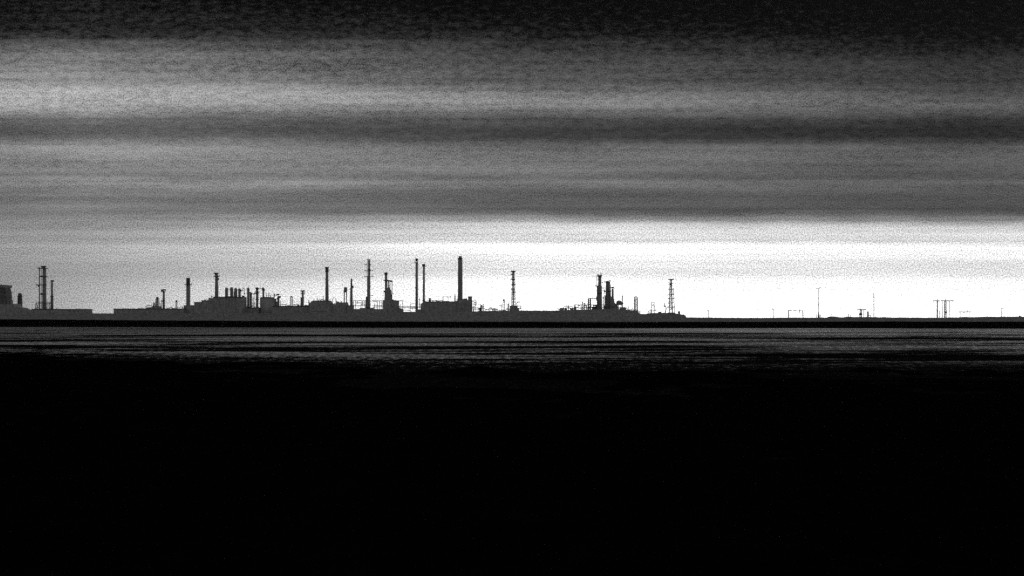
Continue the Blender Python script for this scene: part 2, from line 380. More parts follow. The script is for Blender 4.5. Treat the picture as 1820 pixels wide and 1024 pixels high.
# ---- stepped block and vessels
t = Thing('process_building', 'large flat-topped block with stepped left flank, carrying the row of round-topped vessels', 'building', 400, 2100)
t.part('wall', CLAD, R(383, 434.4, 528.9, None, 34), R(374.8, 383.1, 530.3, None, 30), R(362, 375, 534.8, None, 30), R(349, 362.2, 537.8, None, 30), R(330, 349.2, 542.6, None, 26), *[R(384 + 5.5 * i, 384.5 + 5.5 * i, 530, None, 35) for i in range(9)])
t.part('roof', ROOF, R(382.6, 434.6, 528, 528.88, 36)); t.part('roof', ROOF, R(362, 374.6, 534, 534.76, 31), R(349, 361.9, 537, 537.76, 31), label='lower roofs of the stepped flank')
t.part('roof_pipe', DARK, T([(369, 534), (371, 531), (374, 529.5)], 1), S(371.8, 530, 2), T([(376, 530), (375.6, 526), (374.8, 525)], .8), S(377, 527.2, 2))
t.part('roof_pipe', DARK, T([(362, 534), (367, 532.6)], .8))
t = Thing('flared_chimney', 'slim tapering chimney with a flared flat lip at the left of the stepped block', 'chimney', 384.8, 2200)
t.part('shaft', CONC, L(384.9, [(7, None), (6.4, 528), (5, 490), (5, 487)])); t.part('lip', DARK, L(384.4, [(5, 489), (6, 486.8), (10, 485.8), (10, 485)])); t.part('platform', DARK, PL(385, 10.6, 491)); t.part('ladder', DARK, LD(388.4, 492)); t.part('bracket', DARK, R(387.4, 389, 494, 498, 1.5))
V = [(402.6, 5.4, 511.2, 'round-topped vessel nearest the flared chimney, standing a little apart'), (411.7, 5.6, 510.6, 'tallest round-topped vessel, second in the row on the stepped block'), (418.9, 5.6, 512, 'round-topped vessel with a bent feed pipe, third in the row on the stepped block'), (425.6, 4.8, 512.6, 'round-topped vessel with a bulging side valve, last in the row on the stepped block')]
for i, (x, w, y, lb) in enumerate(V):
    t = Thing('process_vessel', lb, 'process vessel', x, 2190, 'round-topped vessels in a row on the stepped block')
    t.part('shell', STEEL, L(x, [(w, None), (w, y + 2), (w * .9, y + .8), (w * .55, y + .1), (w * .1, y)])); t.part('ladder', DARK, LD(x + w / 2 + .3, y + 2))
    if i == 2: t.part('feed_pipe', DARK, T([(415.4, 526), (416, 520), (418, 513.5)], 1.1))
    if i == 3: t.part('valve', DARK, S(427.6, 516.5, 4), S(424, 515, 2.6)); t.part('outlet_pipe', DARK, T([(429, 517), (431.6, 517), (431.6, 511.8), (434, 511.8), (434, 521), (435.6, 522)], .9), S(434.4, 522.4, 2.6), R(430, 434.6, 525.4, None, 3))
lone('vessel_walkway', 'narrow walkway bridging the two middle round-topped vessels low down', 'walkway', 415, 2183, DARK, DECK(400, 422, 526.6, 3, .7), T([(401, None), (401, 526.6)], .4), T([(421.6, None), (421.6, 526.6)], .4), T([(405, 515.5), (410, 515.5)], .8))
t = Thing('low_plant_hall', 'low shed in the gap between the stepped block and the squat storage tank', 'building', 447, 2120)
roofed(t, 434.7, 460, 546.5, 20); t.run(436, 460, 546.2, 4.5, 10)
t = Thing('spired_column', 'column with a pointed cone top, first right of the stepped block', 'refinery column', 441.5, 2210)
t.part('shaft', STEEL, C(441.4, 4.6, 514, None)); t.part('cone_top', DARK, L(441.2, [(5.4, 514.4), (5, 513.2), (1.4, 511.6), (.7, 509.8)])); t.part('side_pipe', DARK, C(444.2, .9, 520, None, dy=1)); t.part('ladder', DARK, LD(438.8, 514))
t = Thing('plain_column', 'plain flat-topped column tucked beside the cone-topped column', 'refinery column', 446.3, 2215)
t.part('shaft', STEEL, L(446.3, [(3.4, None), (3.4, 521.4), (2.4, 520)])); t.part('crossover_pipe', DARK, T([(447, 522.4), (456, 522.4)], 1.2), T([(443.6, 519.8), (446.6, 520.2)], .8))
lone('pipe_stand', 'pair of thin upright pipes under the crossover pipe near the mushroom-headed column', 'pipework', 451.5, 2205, DARK, T([(451.4, None), (451.4, 522)], .9), T([(449.4, None), (449.4, 530), (452.6, 530)], .4), T([(453, None), (453, 536)], .5), T([(448.5, 539), (454, 539)], .5))
t = Thing('mushroom_column', 'thick column with a wide mushroom head and two broad gallery rings', 'refinery column', 457, 2200)
t.part('shaft', STEEL, L(457, [(4.2, None), (4.2, 519), (4, 516), (3.6, 514)])); t.part('head', DARK, L(457, [(3.6, 515.4), (6.6, 513.2), (6.6, 511.8), (4.4, 511)])); t.part('outlet_pipe', DARK, T([(460, 512), (465, 513.4)], .6))
for x, w, y in ((457, 8.6, 518.8), (456, 9, 521), (457, 7, 532.6)): t.part('platform', DARK, PL(x, w, y))
t.part('ladder', DARK, LD(460.2, 519)); t.part('bracket', DARK, *[R(459, 460.4, y, y + .8, 1) for y in (524, 528, 532, 536, 540)])
t = Thing('flanged_column', 'slim column with a top knob and bulging flange, standing at the left of the squat tank', 'refinery column', 467.6, 2230)
t.part('shaft', STEEL, C(468, 3.6, 512, None)); t.part('head', DARK, C(467.2, 3.8, 511, 513), L(468.2, [(3.6, 517), (6.6, 515.4), (5.6, 514.4), (3.6, 514)]))
t = Thing('storage_tank', 'squat flat-topped round tank with a chamfered rim, right of the mushroom-headed column', 'storage tank', 474.6, 2130)
t.part('shell', TANKM, C(474.6, 25, 530.2, None, n=40)); t.part('roof', ROOF, L(474.6, [(25.4, 530.2), (23, 528.4), (2, 527.8)], n=40)); t.part('stairway', DARK, *[T([(487 - .2 * i, 531 + 2 * i), (487.4 - .2 * i, 533 + 2 * i)], .6) for i in range(6)])
lone('roof_antenna', 'thin whip antenna above the squat chamfered tank', 'antenna', 473.4, 2131, DARK, C(473.4, .5, 519.8, 528, .3, n=6), C(473.4, 1, 527.2, 528.2, n=6), base=528)
lone('gooseneck_vent', 'hooked vent pipe with a valve on top of the squat chamfered tank', 'vent pipe', 478, 2131, DARK, T([(477.4, 528.2), (477.4, 522.6), (478.6, 522), (480, 523)], .9), S(480.6, 526, 2.2), T([(479, 524.8), (480.6, 528.2)], .6), base=528)
t = Thing('valve_stack', 'thin pipe with a flag-shaped valve at the right edge of the squat chamfered tank', 'vent pipe', 487.4, 2180)
t.part('pipe', STEEL, C(487.2, 1.7, 522, None)); t.part('valve', DARK, PR([(487, 522), (490, 523.2), (487, 524.6)], 1.5), S(488.6, 526, 2.4)); t.part('box', STEEL, R(486.6, 491, 531, None, 6), R(490, 492.6, 536, None, 6))
t = Thing('hatted_column', 'short column wearing two stacked wide hats, between the squat tank and the long low roof', 'refinery column', 494.6, 2190)
t.part('shaft', STEEL, C(494.8, 4.2, 527, None, 4)); t.part('hat', DARK, L(494, [(3, 525), (7.4, 523.6), (4, 522.4)])); t.part('hat', DARK, L(496.4, [(4, 529.6), (8, 527.6), (3.4, 526)])); t.part('side_pipe', DARK, T([(490.6, 526), (491.6, 523.6), (493, 523.6)], .9), T([(498.4, None), (498.4, 534)], .4)); t.part('valve', DARK, S(493.4, 531, 3.4))
# ---- middle left
t = Thing('long_low_hall', 'long low roofline running from the hatted column to the humped block', 'building', 527, 2110)
roofed(t, 487, 556, 543.8, 26)
t.part('roof_vent', DARK, R(528.6, 531.6, 542, 543.8, 3)); t.part('roof_vent', DARK, C(507, .9, 541, 543.8)); t.part('roof_pipe', DARK, T([(541, 543.4), (549, 543)], .9)); t.run(499, 515, 543.6, 2.4, 5); t.run(521, 534, 543.6, 1.6, 6); t.run(541, 553, 543.6, 2.6, 7)
t = Thing('twin_pipe_stack', 'short stack of two pipes side by side, left of the frame-headed tower', 'stack', 518, 2170)
t.part('shaft', STEEL, C(516.9, 1.7, 527.8, None)); t.part('shaft', STEEL, C(519.4, 1.6, 527.8, None)); t.part('head', DARK, L(518, [(4.4, 528.4), (4.2, 527), (2.8, 526.3)]))
t = Thing('frame_headed_tower', 'short tower with an open boxy frame around its head', 'refinery tower', 538, 2180)
t.part('shaft', STEEL, C(538, 4, 519, None, 3.8)); t.part('head', DARK, C(537.8, 5, 516.6, 518.8), R(534.2, 536.4, 521, 522.2, 3)); t.part('frame', DARK, T([(534, 516.6), (541.6, 516.4), (541.6, 522), (538, 522)], .8), T([(539.6, 515.6), (539.6, 521)], .6)); t.part('side_box', STEEL, R(534.4, 536.2, 528.6, None, 3)); t.part('ladder', DARK, LD(540.4, 522))
lone('vent_horn', 'short horn-shaped vent on the long low roofline before the humped block', 'vent pipe', 549, 2108, DARK, PR([(548.4, 544), (548.2, 533), (549, 533), (550.8, 541), (550.6, 544)], 2), base=544)
t = Thing('humped_block', 'low block with sloped shoulders at the foot of the flat-capped chimney', 'building', 574, 2095)
t.part('wall', CLAD, PR([(553, None), (553, 540), (556, 536), (559, 535.4), (586.6, 535.4), (590, 539.6), (591, None)], 34)); t.part('roof', ROOF, R(557.6, 587.2, 534.6, 535.38, 35)); t.part('wall', CLAD, R(590.4, 618, 540.6, None, 24), R(601, 617.4, 537.6, None, 20), label='lower right wing'); run(t, 594, 618, 540.4, 3.4, 8); run(t, 566, 574, 534.6, 1.4, 9); t.part('ledge', STEEL, R(558, 584, 553, 553.7, 35.4))
for x, y, lb in ((558, 531.6, 'small straight vent at the left end of the humped block roof'), (564, 530, 'small hooked vent on the humped block roof left of the flat-capped chimney')):
    lone('roof_vent', lb, 'vent pipe', x, 2096, DARK, T([(x, 535), (x, y)] + ([(x - 1, y - .2)] if x > 560 else []), .8), base=535)
lone('roof_davit', 'bracket post with a base beam hugging the left of the flat-capped chimney', 'davit', 575.5, 2096, DARK, T([(574.6, 533), (574.6, 527.4), (576, 527)], .8), R(573.6, 583, 532.8, 533.8, 3), T([(577, 535), (577, 533)], .6), T([(582, 535), (582, 533)], .6), base=535)
t = Thing('capped_chimney', 'tall straight chimney with a flat overhanging cap and banded neck, rising from the humped block', 'chimney', 581.2, 2220)
t.part('shaft', CONC, L(581.1, [(6.6, None), (6.2, 535), (5.2, 492), (5.2, 482)])); t.part('neck', DARK, L(581.1, [(5.4, 482), (5.9, 480), (5.9, 477)])); t.part('cap', DARK, C(581, 8, 474.6, 475.8), C(581, 5.8, 475.8, 477)); t.part('ladder', DARK, LD(583.9, 478)); t.part('platform', DARK, PL(581.1, 7, 482.4))
lone('pipe_loop', 'thin open pipe loop standing right of the flat-capped chimney', 'pipework', 592.5, 2120, DARK, T([(591.8, None), (591.4, 538), (590.9, 533), (592.6, 529.4), (594.8, 528.4)], .7), T([(596.8, None), (596.8, 530.5)], .5), T([(586.4, None), (586.4, 531)], .5))
lone('pump_group', 'small cluster of pump housings on the wing beside the pipe loop', 'pump', 601, 2099, DARK, R(597.6, 599, 535, 541, 2), R(599.4, 602.4, 536.4, 541, 3), S(600.8, 537, 2.6), S(607, 536.2, 2), T([(604, 540), (606.8, 536)], .7), base=540.6)
t = Thing('two_legged_drum', 'domed drum carried high on two separate legs, left of the stepped slim column', 'process vessel', 613.9, 2190)
t.part('drum', STEEL, L(613.9, [(5.2, 518.4), (5.6, 517), (5.6, 513), (4.6, 511), (2, 510.3)])); t.part('leg', STEEL, C(611.9, 1.9, 518, None)); t.part('leg', STEEL, C(616, 1.9, 518, None)); t.part('platform', DARK, PL(613.6, 6.8, 518.6)); t.part('pipe', DARK, T([(616.8, 517), (616.8, 511.6), (615, 510.6)], .7))
t = Thing('stepped_column', 'slim column that widens halfway down below a side drum', 'refinery column', 624.6, 2195)
t.part('upper_shaft', STEEL, L(624.6, [(3.4, 511), (3.2, 498), (2.8, 496), (1.2, 495)])); t.part('lower_shaft', STEEL, L(624.6, [(5, None), (4.8, 530), (4.2, 511)])); t.part('side_drum', DARK, S(627.3, 510.4, 3.4), R(625.8, 628, 508, 510, 2)); t.part('bracket', DARK, R(626, 628.6, 497.2, 497.9, .8)); t.part('ladder', DARK, LD(622, 512))
# ---- pipe racks around the triple-armed column
def rack(label, x0, x1, ytop, ymid, posts, D, extra=(), base=None):
    t = Thing('pipe_rack', label, 'pipe rack', (x0 + x1) / 2, D)
    t.part('beam', DARK, R(x0, x1, ytop - .4, ytop + .5, 3)); t.part('beam', DARK, R(x0, x1, ymid - .45, ymid + .55, 4))
    for x, w in posts: t.part('post', STEEL, R(x - w / 2, x + w / 2, ytop, None, 1.2))
    if extra: t.part('pipe', DARK, *extra)
    return t
rack('open steel rack between the stepped slim column and the triple-armed column', 627.6, 649.6, 534.5, 543.4, [(628, 1.1), (632, .9), (648.6, 1)], 2150, (T([(632, 538.5), (638, 538.5), (643, 538), (648, 538.6)], .7), T([(641.6, None), (641.6, 538)], .8), T([(644, 543), (644, 535)], .5), T([(635.6, 538), (635.6, 535)], .5), T([(641.6, 541), (648, 541)], .5)))
rack('open steel rack between the triple-armed column and the shouldered column', 662, 681, 534.5, 543.5, [(670.4, 1), (674.4, .8), (679, .9)], 2150, (T([(674.4, 538.6), (681, 538.6)], .8), T([(662.4, 536), (670, 536.4)], .35), T([(666, None), (666, 540)], .4), T([(663, 546), (681, 545.6)], .5)))
t = Thing('low_plant_hall', 'low roofline under the two open steel racks', 'building', 655, 2090)
roofed(t, 618, 628.2, 542.8, 18)
t.part('wall', CLAD, R(628.3, 690, 549.3, None, 20), R(640.6, 650, 547.4, None, 16), R(659, 664, 547, None, 14), label='lower right range')
t = Thing('armed_column', 'tall column with three pairs of side arms, open slot at its top', 'refinery column', 655, 2230)
t.part('shaft', STEEL, C(655.2, 5.8, 491.6, None, n=24), C(656, 4, 462, 492)); t.part('side_pipe', STEEL, C(652.6, 1, 460.6, 492)); t.part('top_bar', DARK, R(652.2, 658, 460.2, 461.4, 2)); t.part('head', DARK, S(657.4, 470, 3.4), C(656.2, 4.6, 478, 482))
for y, a, b in ((470.2, 648, 653), (481, 648, 662.4), (491, 648, 663)):
    t.part('arm', DARK, R(a, b, y, y + 1, 2.4), T([(a + .3, y), (a + .3, y - 1.4)], .7), *([T([(b - .4, y), (b - .4, y - 1)], .7)] if b > 655 else []), *([S(b - .4, y, 1.9), S(a + .6, y + .2, 1.6)] if y > 490 else []))
t.part('bracket', DARK, R(658, 661, 525.2, 525.9, 1), S(661.8, 525.4, 1.9)); t.part('skirt', CLAD, PR([(649.4, None), (650.4, 528), (651.6, 527), (652.6, 530), (652.6, None)], 8)); t.part('buttress', CLAD, PR([(653, 545), (655.6, 522), (656.6, 522), (656, 545)], 1, dy=-6.2)); t.part('ladder', DARK, LD(658.7, 492))
t = Thing('shouldered_column', 'dark column with a square shoulder frame of pipes hanging from its right side', 'refinery column', 688, 2210)
t.part('shaft', STEEL, C(686.2, 4.6, 487, None, 4.4)); t.part('head', DARK, L(686, [(4.6, 489), (6, 488), (6, 485.2), (5, 484.2)])); t.part('platform', DARK, PL(685.4, 8.6, 498)); t.part('shoulder_frame', DARK, PR([(688, 497.4), (697.8, 498.6), (697.8, 500), (696, 501.6), (688, 499.6)], 5)); 
t.part('pipe', STEEL, C(690.2, 2.2, 499, None)); t.part('pipe', STEEL, C(693.2, 1.6, 501, None)); t.part('pipe', DARK, C(696.8, 1.3, 499, None)); t.part('pipe', DARK, C(684, 1, 518, None)); t.part('side_box', DARK, R(682, 684.4, 516.6, 519.6, 3)); t.part('bracket', DARK, R(697, 700.8, 521, 521.8, 1)); t.part('pipe_bundle', CLAD, PR([(683.4, None), (683.4, 530), (686, 514), (691, 510), (695, 516), (696.4, 530), (696.4, None)], 7))
t = Thing('reactor_block', 'solid square block built round the foot of the shouldered column', 'building', 695, 2140)
t.part('wall', CLAD, R(681.4, 697.6, 533.5, None, 22), R(697.7, 707.4, 534.6, None, 20), PR([(707.5, None), (707.5, 547), (716.4, 549.4), (716.4, None)], 16)); t.part('roof', ROOF, R(696, 699.2, 532.4, 534.55, 8), R(699.3, 704, 533.4, 534.55, 8)); t.part('pipe', DARK, C(708.4, 1.8, 534, None), S(708.4, 537, 2.8))
rack('open steel gate frame at the right of the solid square block', 699, 716.6, 534.4, 544.6, [(716, 1)], 2150, (T([(711, 549), (711, 542), (712.4, 541)], .6),))
t = Thing('pipe_bridge', 'low bundle of long horizontal pipes crossing towards the ring-topped chimney', 'pipework', 726, 2150)
for a, b, y, w in ((706, 742, 544.6, .7), (725, 742, 546.3, .9), (706, 726, 546.8, .6), (726, 740, 548, .6), (717, 729, 551.3, 1)): t.part('pipe', DARK, T([(a, y), (b, y)], w))
for x in (707, 716.5, 729.6, 739.6): t.part('post', STEEL, R(x - .4, x + .4, 544.4, None, 1))
t.part('frame', DARK, T([(729.6, 546), (729.6, 540.4), (740, 540.4)], .8)); t.part('pipe', DARK, T([(733, 551), (733, 547)], .7)); t.part('pipe', DARK, T([(736, 549), (737.4, 547)], .6))
t = Thing('low_wall', 'lowest stretch of wall under the pipe bridge', 'wall', 728, 2080)
t.part('wall', CLAD, R(716.6, 741, 554.2, None, 6)); t.part('wall', CLAD, R(740.8, 749, 550, None, 10), label='taller end beside the ring-topped chimney')
t = Thing('ring_topped_chimney', 'tall slim chimney with a square head above one ring gallery, left of its thinner neighbour', 'chimney', 740.6, 2215)
t.part('shaft', CONC, L(740.6, [(5, None), (4.8, 530), (4.4, 466)])); t.part('head', DARK, L(740.6, [(4.2, 465), (4.2, 462.4), (5.2, 462), (5.2, 460), (3.8, 459.4)])); t.part('platform', DARK, PL(739.8, 8.2, 465.9, th=1)); t.part('ladder', DARK, LD(743.2, 466))
for y in (476, 488.6): t.part('bracket', DARK, R(736, 738.6, y, y + .8, .9))
t.part('bracket', DARK, PR([(736.2, 511.4), (739, 511), (739, 513.4)], 1.2)); t.part('base_collar', STEEL, R(738, 748, 546, 547, 6))
lone('pipe_mast', 'thin mast between the ring-topped chimney and its thinner neighbour', 'mast', 746, 2190, DARK, C(745.9, .7, 529, None, .4, n=6), C(746, 1.6, 538.5, 543), R(744.4, 747.4, 532, 532.6, .6), R(744, 748, 544.5, 545.3, 1))
t = Thing('thin_chimney', 'thinner chimney with an offset mushroom cap, close right of the ring-topped chimney', 'chimney', 753.4, 2225)
t.part('shaft', CONC, L(753.3, [(4.4, None), (4, 536), (3.4, 473)])); t.part('head', DARK, L(753, [(3.6, 474), (6.4, 472.2), (5.6, 470.2), (4, 469.2)])); t.part('bracket', DARK, R(754.8, 758.2, 472.8, 473.7, 1.2), S(757.6, 472.8, 1.2)); t.part('bracket', DARK, R(755, 756.4, 487, 487.8, .8), S(757.4, 487, 1.2)); t.part('bracket', DARK, R(750.6, 752, 484.6, 485.4, .8)); t.part('ladder', DARK, LD(755.6, 474)); t.part('platform', DARK, PL(753.2, 5.6, 534))
# ---- boiler house
t = Thing('boiler_house', 'big flat-roofed block at the foot of the thickest chimney, chamfered at its left end', 'building', 790, 2100)
t.part('wall', CLAD, PR([(749, None), (749, 541), (752.4, 538), (757, 536.9), (811.5, 536.9), (811.5, None)], 40), PR([(811.6, None), (811.6, 535), (815, 533.6), (839, 533.6), (839, None)], 36), *[R(756 + 8 * i, 756.6 + 8 * i, 539, None, 41) for i in range(10)])
t.part('roof', ROOF, R(756, 811.4, 536, 536.88, 41.5)); t.part('dome', STEEL, L(826.6, [(10, 533.6), (8.8, 532.4), (6.4, 531.6), (1, 531.3)], n=24))
t.part('penthouse', CLAD, R(832, 838.8, 528.4, 533.6, 14)); t.part('penthouse_roof', ROOF, PR([(831.2, 527), (838.9, 526.8), (838.9, 528.38), (832.4, 528.38)], 15)); run(t, 768, 786, 535.8, 1.2, 11); run(t, 812, 830, 533.2, 1.6, 12); t.part('downpipe', DARK, C(838.7, 1, 528.6, None, dy=-20))
t = Thing('thick_chimney', 'tallest and thickest chimney in the works, with a collar below its narrower rim', 'chimney', 818, 2230)
t.part('shaft', CONC, L(817.9, [(9.2, None), (8.8, 534), (8.1, 490), (7.9, 461)], n=32)); t.part('collar', DARK, L(817.8, [(8, 461.2), (8.8, 460.4), (8.8, 459), (8.2, 458.8)], n=32)); t.part('rim', CONC, C(818.1, 5.8, 455.2, 459, n=28)); t.part('ladder', DARK, LD(822.5, 462))
t = Thing('roof_fan', 'T-shaped fan unit on the left end of the big flat roof', 'roof unit', 764, 2101, base=536)
t.part('body', DARK, C(764, 4.4, 530.6, 536, 3.4), C(764, 5, 529.8, 530.8)); t.part('crossbar', DARK, R(759, 768.4, 533.2, 534.2, 2))
lone('roof_vent', 'small square vent right of the T-shaped fan unit', 'vent pipe', 775.5, 2101, DARK, R(774.8, 776.4, 533.2, 536, 1.5), base=536)
t = Thing('roof_frame', 'open two-legged frame with a knob at its right end, on the big flat roof', 'gantry frame', 794, 2101, base=536)
t.part('beam', DARK, R(786.8, 800.4, 527.6, 528.6, 1.2)); t.part('leg', DARK, R(786.8, 787.7, 528.5, 536, 1)); t.part('leg', DARK, R(795.8, 796.6, 528.5, 536, 1)); t.part('knob', DARK, S(800.8, 527.4, 2)); t.part('footing', DARK, R(786, 798, 535, 535.9, 2))
lone('flare_tip', 'bullet-shaped stub standing just left of the thickest chimney', 'vent stack', 808.7, 2102, DARK, L(808.7, [(2.2, 536), (2.2, 527), (1.6, 524), (.6, 522.8)]), base=536)
# ---- right of the boiler house
t = Thing('pipe_arch', 'tall arched pipe loop right of the big flat-roofed block', 'pipework', 844, 2120)
t.part('pipe', DARK, T([(842.2, None), (842.2, 533.4), (844.2, 533), (846.2, 535), (847, 539), (846.2, 543), (843.6, 545.4), (840, 546)], 1)); t.part('inner_pipe', DARK, T([(844.8, 543), (844.8, 536)], .5)); t.part('rung', DARK, T([(842.2, 537.6), (846.8, 537.6)], .5)); t.part('rung', DARK, T([(842.2, 541), (846.8, 541)], .5))
t = Thing('pipe_rack', 'waist-high pipe rack at the foot of the arched pipe loop', 'pipe rack', 845.5, 2125)
for y in (546.2, 548.2): t.part('beam', DARK, R(840, 850.4, y, y + .7, 2))
for x in (840.6, 845, 850): t.part('post', STEEL, R(x - .35, x + .35, 545, None, 1))
lone('flag_vent', 'pipe with a flag-like hood, first of two short stubs right of the pipe arch', 'vent pipe', 854, 2125, DARK, C(855.2, 3, 543.6, None), PR([(849.8, 541.4), (854.4, 541), (857, 543.6), (854.6, 543.8), (853, 542)], 2), R(851.6, 854, 547, None, 3))
lone('knob_vent', 'stub with a tilted knob, second of two short stubs right of the pipe arch', 'vent pipe', 859, 2126, DARK, C(858.6, 2.2, 544, None), S(859.4, 541.8, 2), T([(856, 542.6), (860, 541.4)], .7), R(857, 860.4, 543.6, 544.8, 2))
lone('pump_group', 'low looped pipe and pump set in the flat stretch left of the thin-legged pipe pair', 'pump', 875.5, 2070, DARK, T([(869.4, None), (869.4, 548.4), (870.4, 546.8), (873, 546.6), (874, 548), (870, 549.8)], 1), R(874, 879.6, 548.2, 549.6, 2), R(875, 877, 549, None, 2), R(878.4, 880, 547.6, None, 1.5), T([(880.8, None), (881.2, 548), (883, 551.6)], .9))
t = Thing('bank_pipework', 'crooked low pipe run along the bank from the pipe arch to the derrick', 'pipework', 872, 2050)
t.part('pipe', DARK, T([(841, None), (841, 550.2), (851, 550.2), (851, 547.8), (862, 547.8), (862, 551), (868, 551), (868, 549.8), (884, 549.8), (884, 551.4), (899, 551.4), (899, 549.6), (906, 549.6), (906, None)], .9)); t.part('valve', DARK, S(865, 550.4, 2)); t.part('valve', DARK, S(901.6, 548.8, 2.2))
t = Thing('site_light', 'short lamp post with a drooping lamp, left of the thin-legged pipe pair', 'lamp post', 889.5, 2080)
t.part('pole', DARK, C(891.2, .7, 542.6, None, .5, n=8)); t.part('arm', DARK, T([(891.2, 542.6), (887.8, 543.4)], .5)); t.part('lamp', DARK, S(887.6, 544, 1.6)); t.part('lamp', DARK, S(891.2, 542, 1.5))
t = Thing('vent_pipe_pair', 'tall thin pipe pair joined at the top, between the short lamp post and the derrick', 'vent stack', 895.5, 2150)
t.part('pipe', STEEL, C(896.6, 1.1, 533, None, 1.4)); t.part('pipe', DARK, T([(893.7, None), (894, 538), (895, 532)], .5)); t.part('head', DARK, L(895.6, [(2, 535.6), (2.1, 532.4), (1.2, 531.2)]))
lone('pipe_mast', 'thin whip mast left of the derrick', 'mast', 904.6, 2140, DARK, C(904.6, .6, 533, None, .35, n=6))
t = Thing('derrick_annex', 'slotted low pipe housing at the left foot of the derrick', 'pipework', 903, 2135)
t.part('housing', STEEL, R(903, 904.6, 540, None, 3), R(901.6, 902.4, 541, None, 1)); t.part('arm', DARK, R(899.8, 904, 540.2, 540.8, 1)); t.part('knob', DARK, S(900.3, 540.6, 1.3))
t = Thing('flare_derrick', 'tall lattice derrick bristling with small galleries, alone right of the thickest chimney', 'flare derrick', 912.4, 2190)
t.part('riser', STEEL, C(912.2, 2.6, 482, None, 2.2)); t.part('frame', STEEL, LT(912.4, 8, 3.4, 483, None, 18, .55, .3)); t.part('head', DARK, C(912.2, 6, 481.4, 482.6), S(909, 483, 2.4), S(915.4, 482.8, 2.6), C(912.4, 3.6, 482.6, 486), T([(910, 482), (910, 480.4)], .6), T([(913.6, 482), (913.6, 480.2)], .7))
for i, (a, b, y) in enumerate(((908.2, 913, 487.8), (907.8, 916, 496.2), (908.6, 916.2, 504.8), (908.6, 915.6, 514.2), (909.4, 916.8, 519.2), (908.4, 914, 523.6), (909, 916.6, 530.6))): t.part('platform', DARK, DECK(a, b, y, 6, .8))
t.part('valve', DARK, S(908.6, 487.6, 2), S(915.6, 505.6, 2.2), S(909, 513.6, 1.8)); t.part('ladder', DARK, LD(916.2, 500, None, 0))
t.part('base_block', CLAD, R(906, 920, 543.2, None, 12), R(918, 923, 547.4, None, 10)); t.part('side_valve', DARK, T([(918.6, 543), (918.6, 538.6), (921, 537.2)], .7), S(920, 537.4, 2.6), S(923, 537, 1.8)); t.part('gallery', DARK, R(913, 926.6, 543.4, 544.6, 5)); t.part('gallery_post', DARK, R(925.8, 926.6, 544.5, None, 1), R(922, 926, 549, 549.8, 3), S(924.6, 547.6, 2.4))
# ---- right cluster
t = Thing('loading_pipes', 'low run of sloping pipes at the left end of the right-hand plant', 'pipework', 995, 2060)
t.part('pipe', DARK, T([(989.6, 548.4), (994, 549.4), (1002, 547.4)], .9), T([(991, 548.6), (994, 551.2)], .7), T([(995, 548), (1001, 547.6)], 1)); t.part('housing', CLAD, PR([(994.6, None), (994.6, 549), (1001.4, 547.6), (1001.4, None)], 6))
t = Thing('pump_shelter', 'low arched open shelter with two ticks on its roof, left of the pipe gantry', 'shelter', 1009, 2075)
t.part('roof', DARK, T([(1001.4, 547), (1003, 544.8), (1016.6, 544.4), (1018.6, 547.4)], 1.1)); t.part('post', STEEL, R(1001, 1002.4, 546.6, None, 3)); t.part('post', STEEL, R(1009.6, 1011, 544.6, None, 3)); t.part('post', STEEL, R(1013, 1019, 547.4, None, 4)); t.part('pump', DARK, S(1005.6, 548.2, 3.6), R(1003, 1008, 549, None, 3)); t.part('tick', DARK, T([(1007.6, 544.6), (1007.6, 541.6)], .4), T([(1011, 544.6), (1010.6, 541.4)], .5))
t = Thing('pipe_rack', 'long flat pipe rack leading right into the tall pipe gantry', 'pipe rack', 1033, 2085)
t.part('beam', DARK, R(1019.8, 1062, 541.4, 542.6, 3)); t.part('beam', DARK, R(1033, 1044, 545.6, 546.2, 3))
for x, w in ((1020.6, 1.6), (1023, .8), (1034, 1.2), (1036, 1.2), (1038.6, 1.6), (1042.6, 1)): t.part('post', STEEL, R(x - w / 2, x + w / 2, 541.6, None, 2))
t.part('valve', DARK, C(1035.6, 1.6, 537.4, 541.6), S(1036, 536.9, 2.4), R(1034.4, 1040.6, 539.6, 540.2, 1), R(1038.4, 1040, 538, 541.6, 1.4)); t.part('end_box', STEEL, R(1020, 1024.4, 546, None, 3))
t = Thing('manifold', 'tangled low pipe manifold filling the foot of the right-hand plant under the long rack', 'pipework', 1040, 2055)
run(t, 1002, 1062, 549, 3.6, 21, None, 2.6); run(t, 1024, 1060, 547.6, 4.4, 22, None, 2.2); run(t, 1070, 1100, 548, 4, 23, None, 2.6)
for x in (1006, 1024, 1046, 1060, 1072, 1098): t.part('post', STEEL, R(x - .6, x + .6, 546.4, None, 1.2))
t = Thing('pipe_gantry', 'tall square pipe gantry with one thick left leg, beside the tallest right-hand column', 'pipework', 1052, 2110)
t.part('leg', STEEL, R(1044.6, 1047, 531, None, 3)); t.part('leg', STEEL, R(1048.2, 1050.6, 531, None, 3)); t.part('beam', DARK, T([(1045.4, 532), (1046.4, 530.6), (1050, 530.3), (1061, 530.6)], 1.3)); t.part('flange', DARK, R(1053, 1054.2, 529.6, 531.6, 2), R(1056.4, 1057.4, 529.8, 531.4, 2)); t.part('cross_pipe', DARK, *[T([(1046.6, y), (1048.6, y)], .6) for y in (534.5, 538, 541)]); t.part('pump', DARK, S(1055, 543, 3.2), R(1052, 1059, 545, None, 3), R(1058, 1061, 542, None, 2))
t = Thing('main_column', 'tallest column of the right-hand plant, crowned by a gallery with short spikes', 'refinery column', 1065.6, 2200)
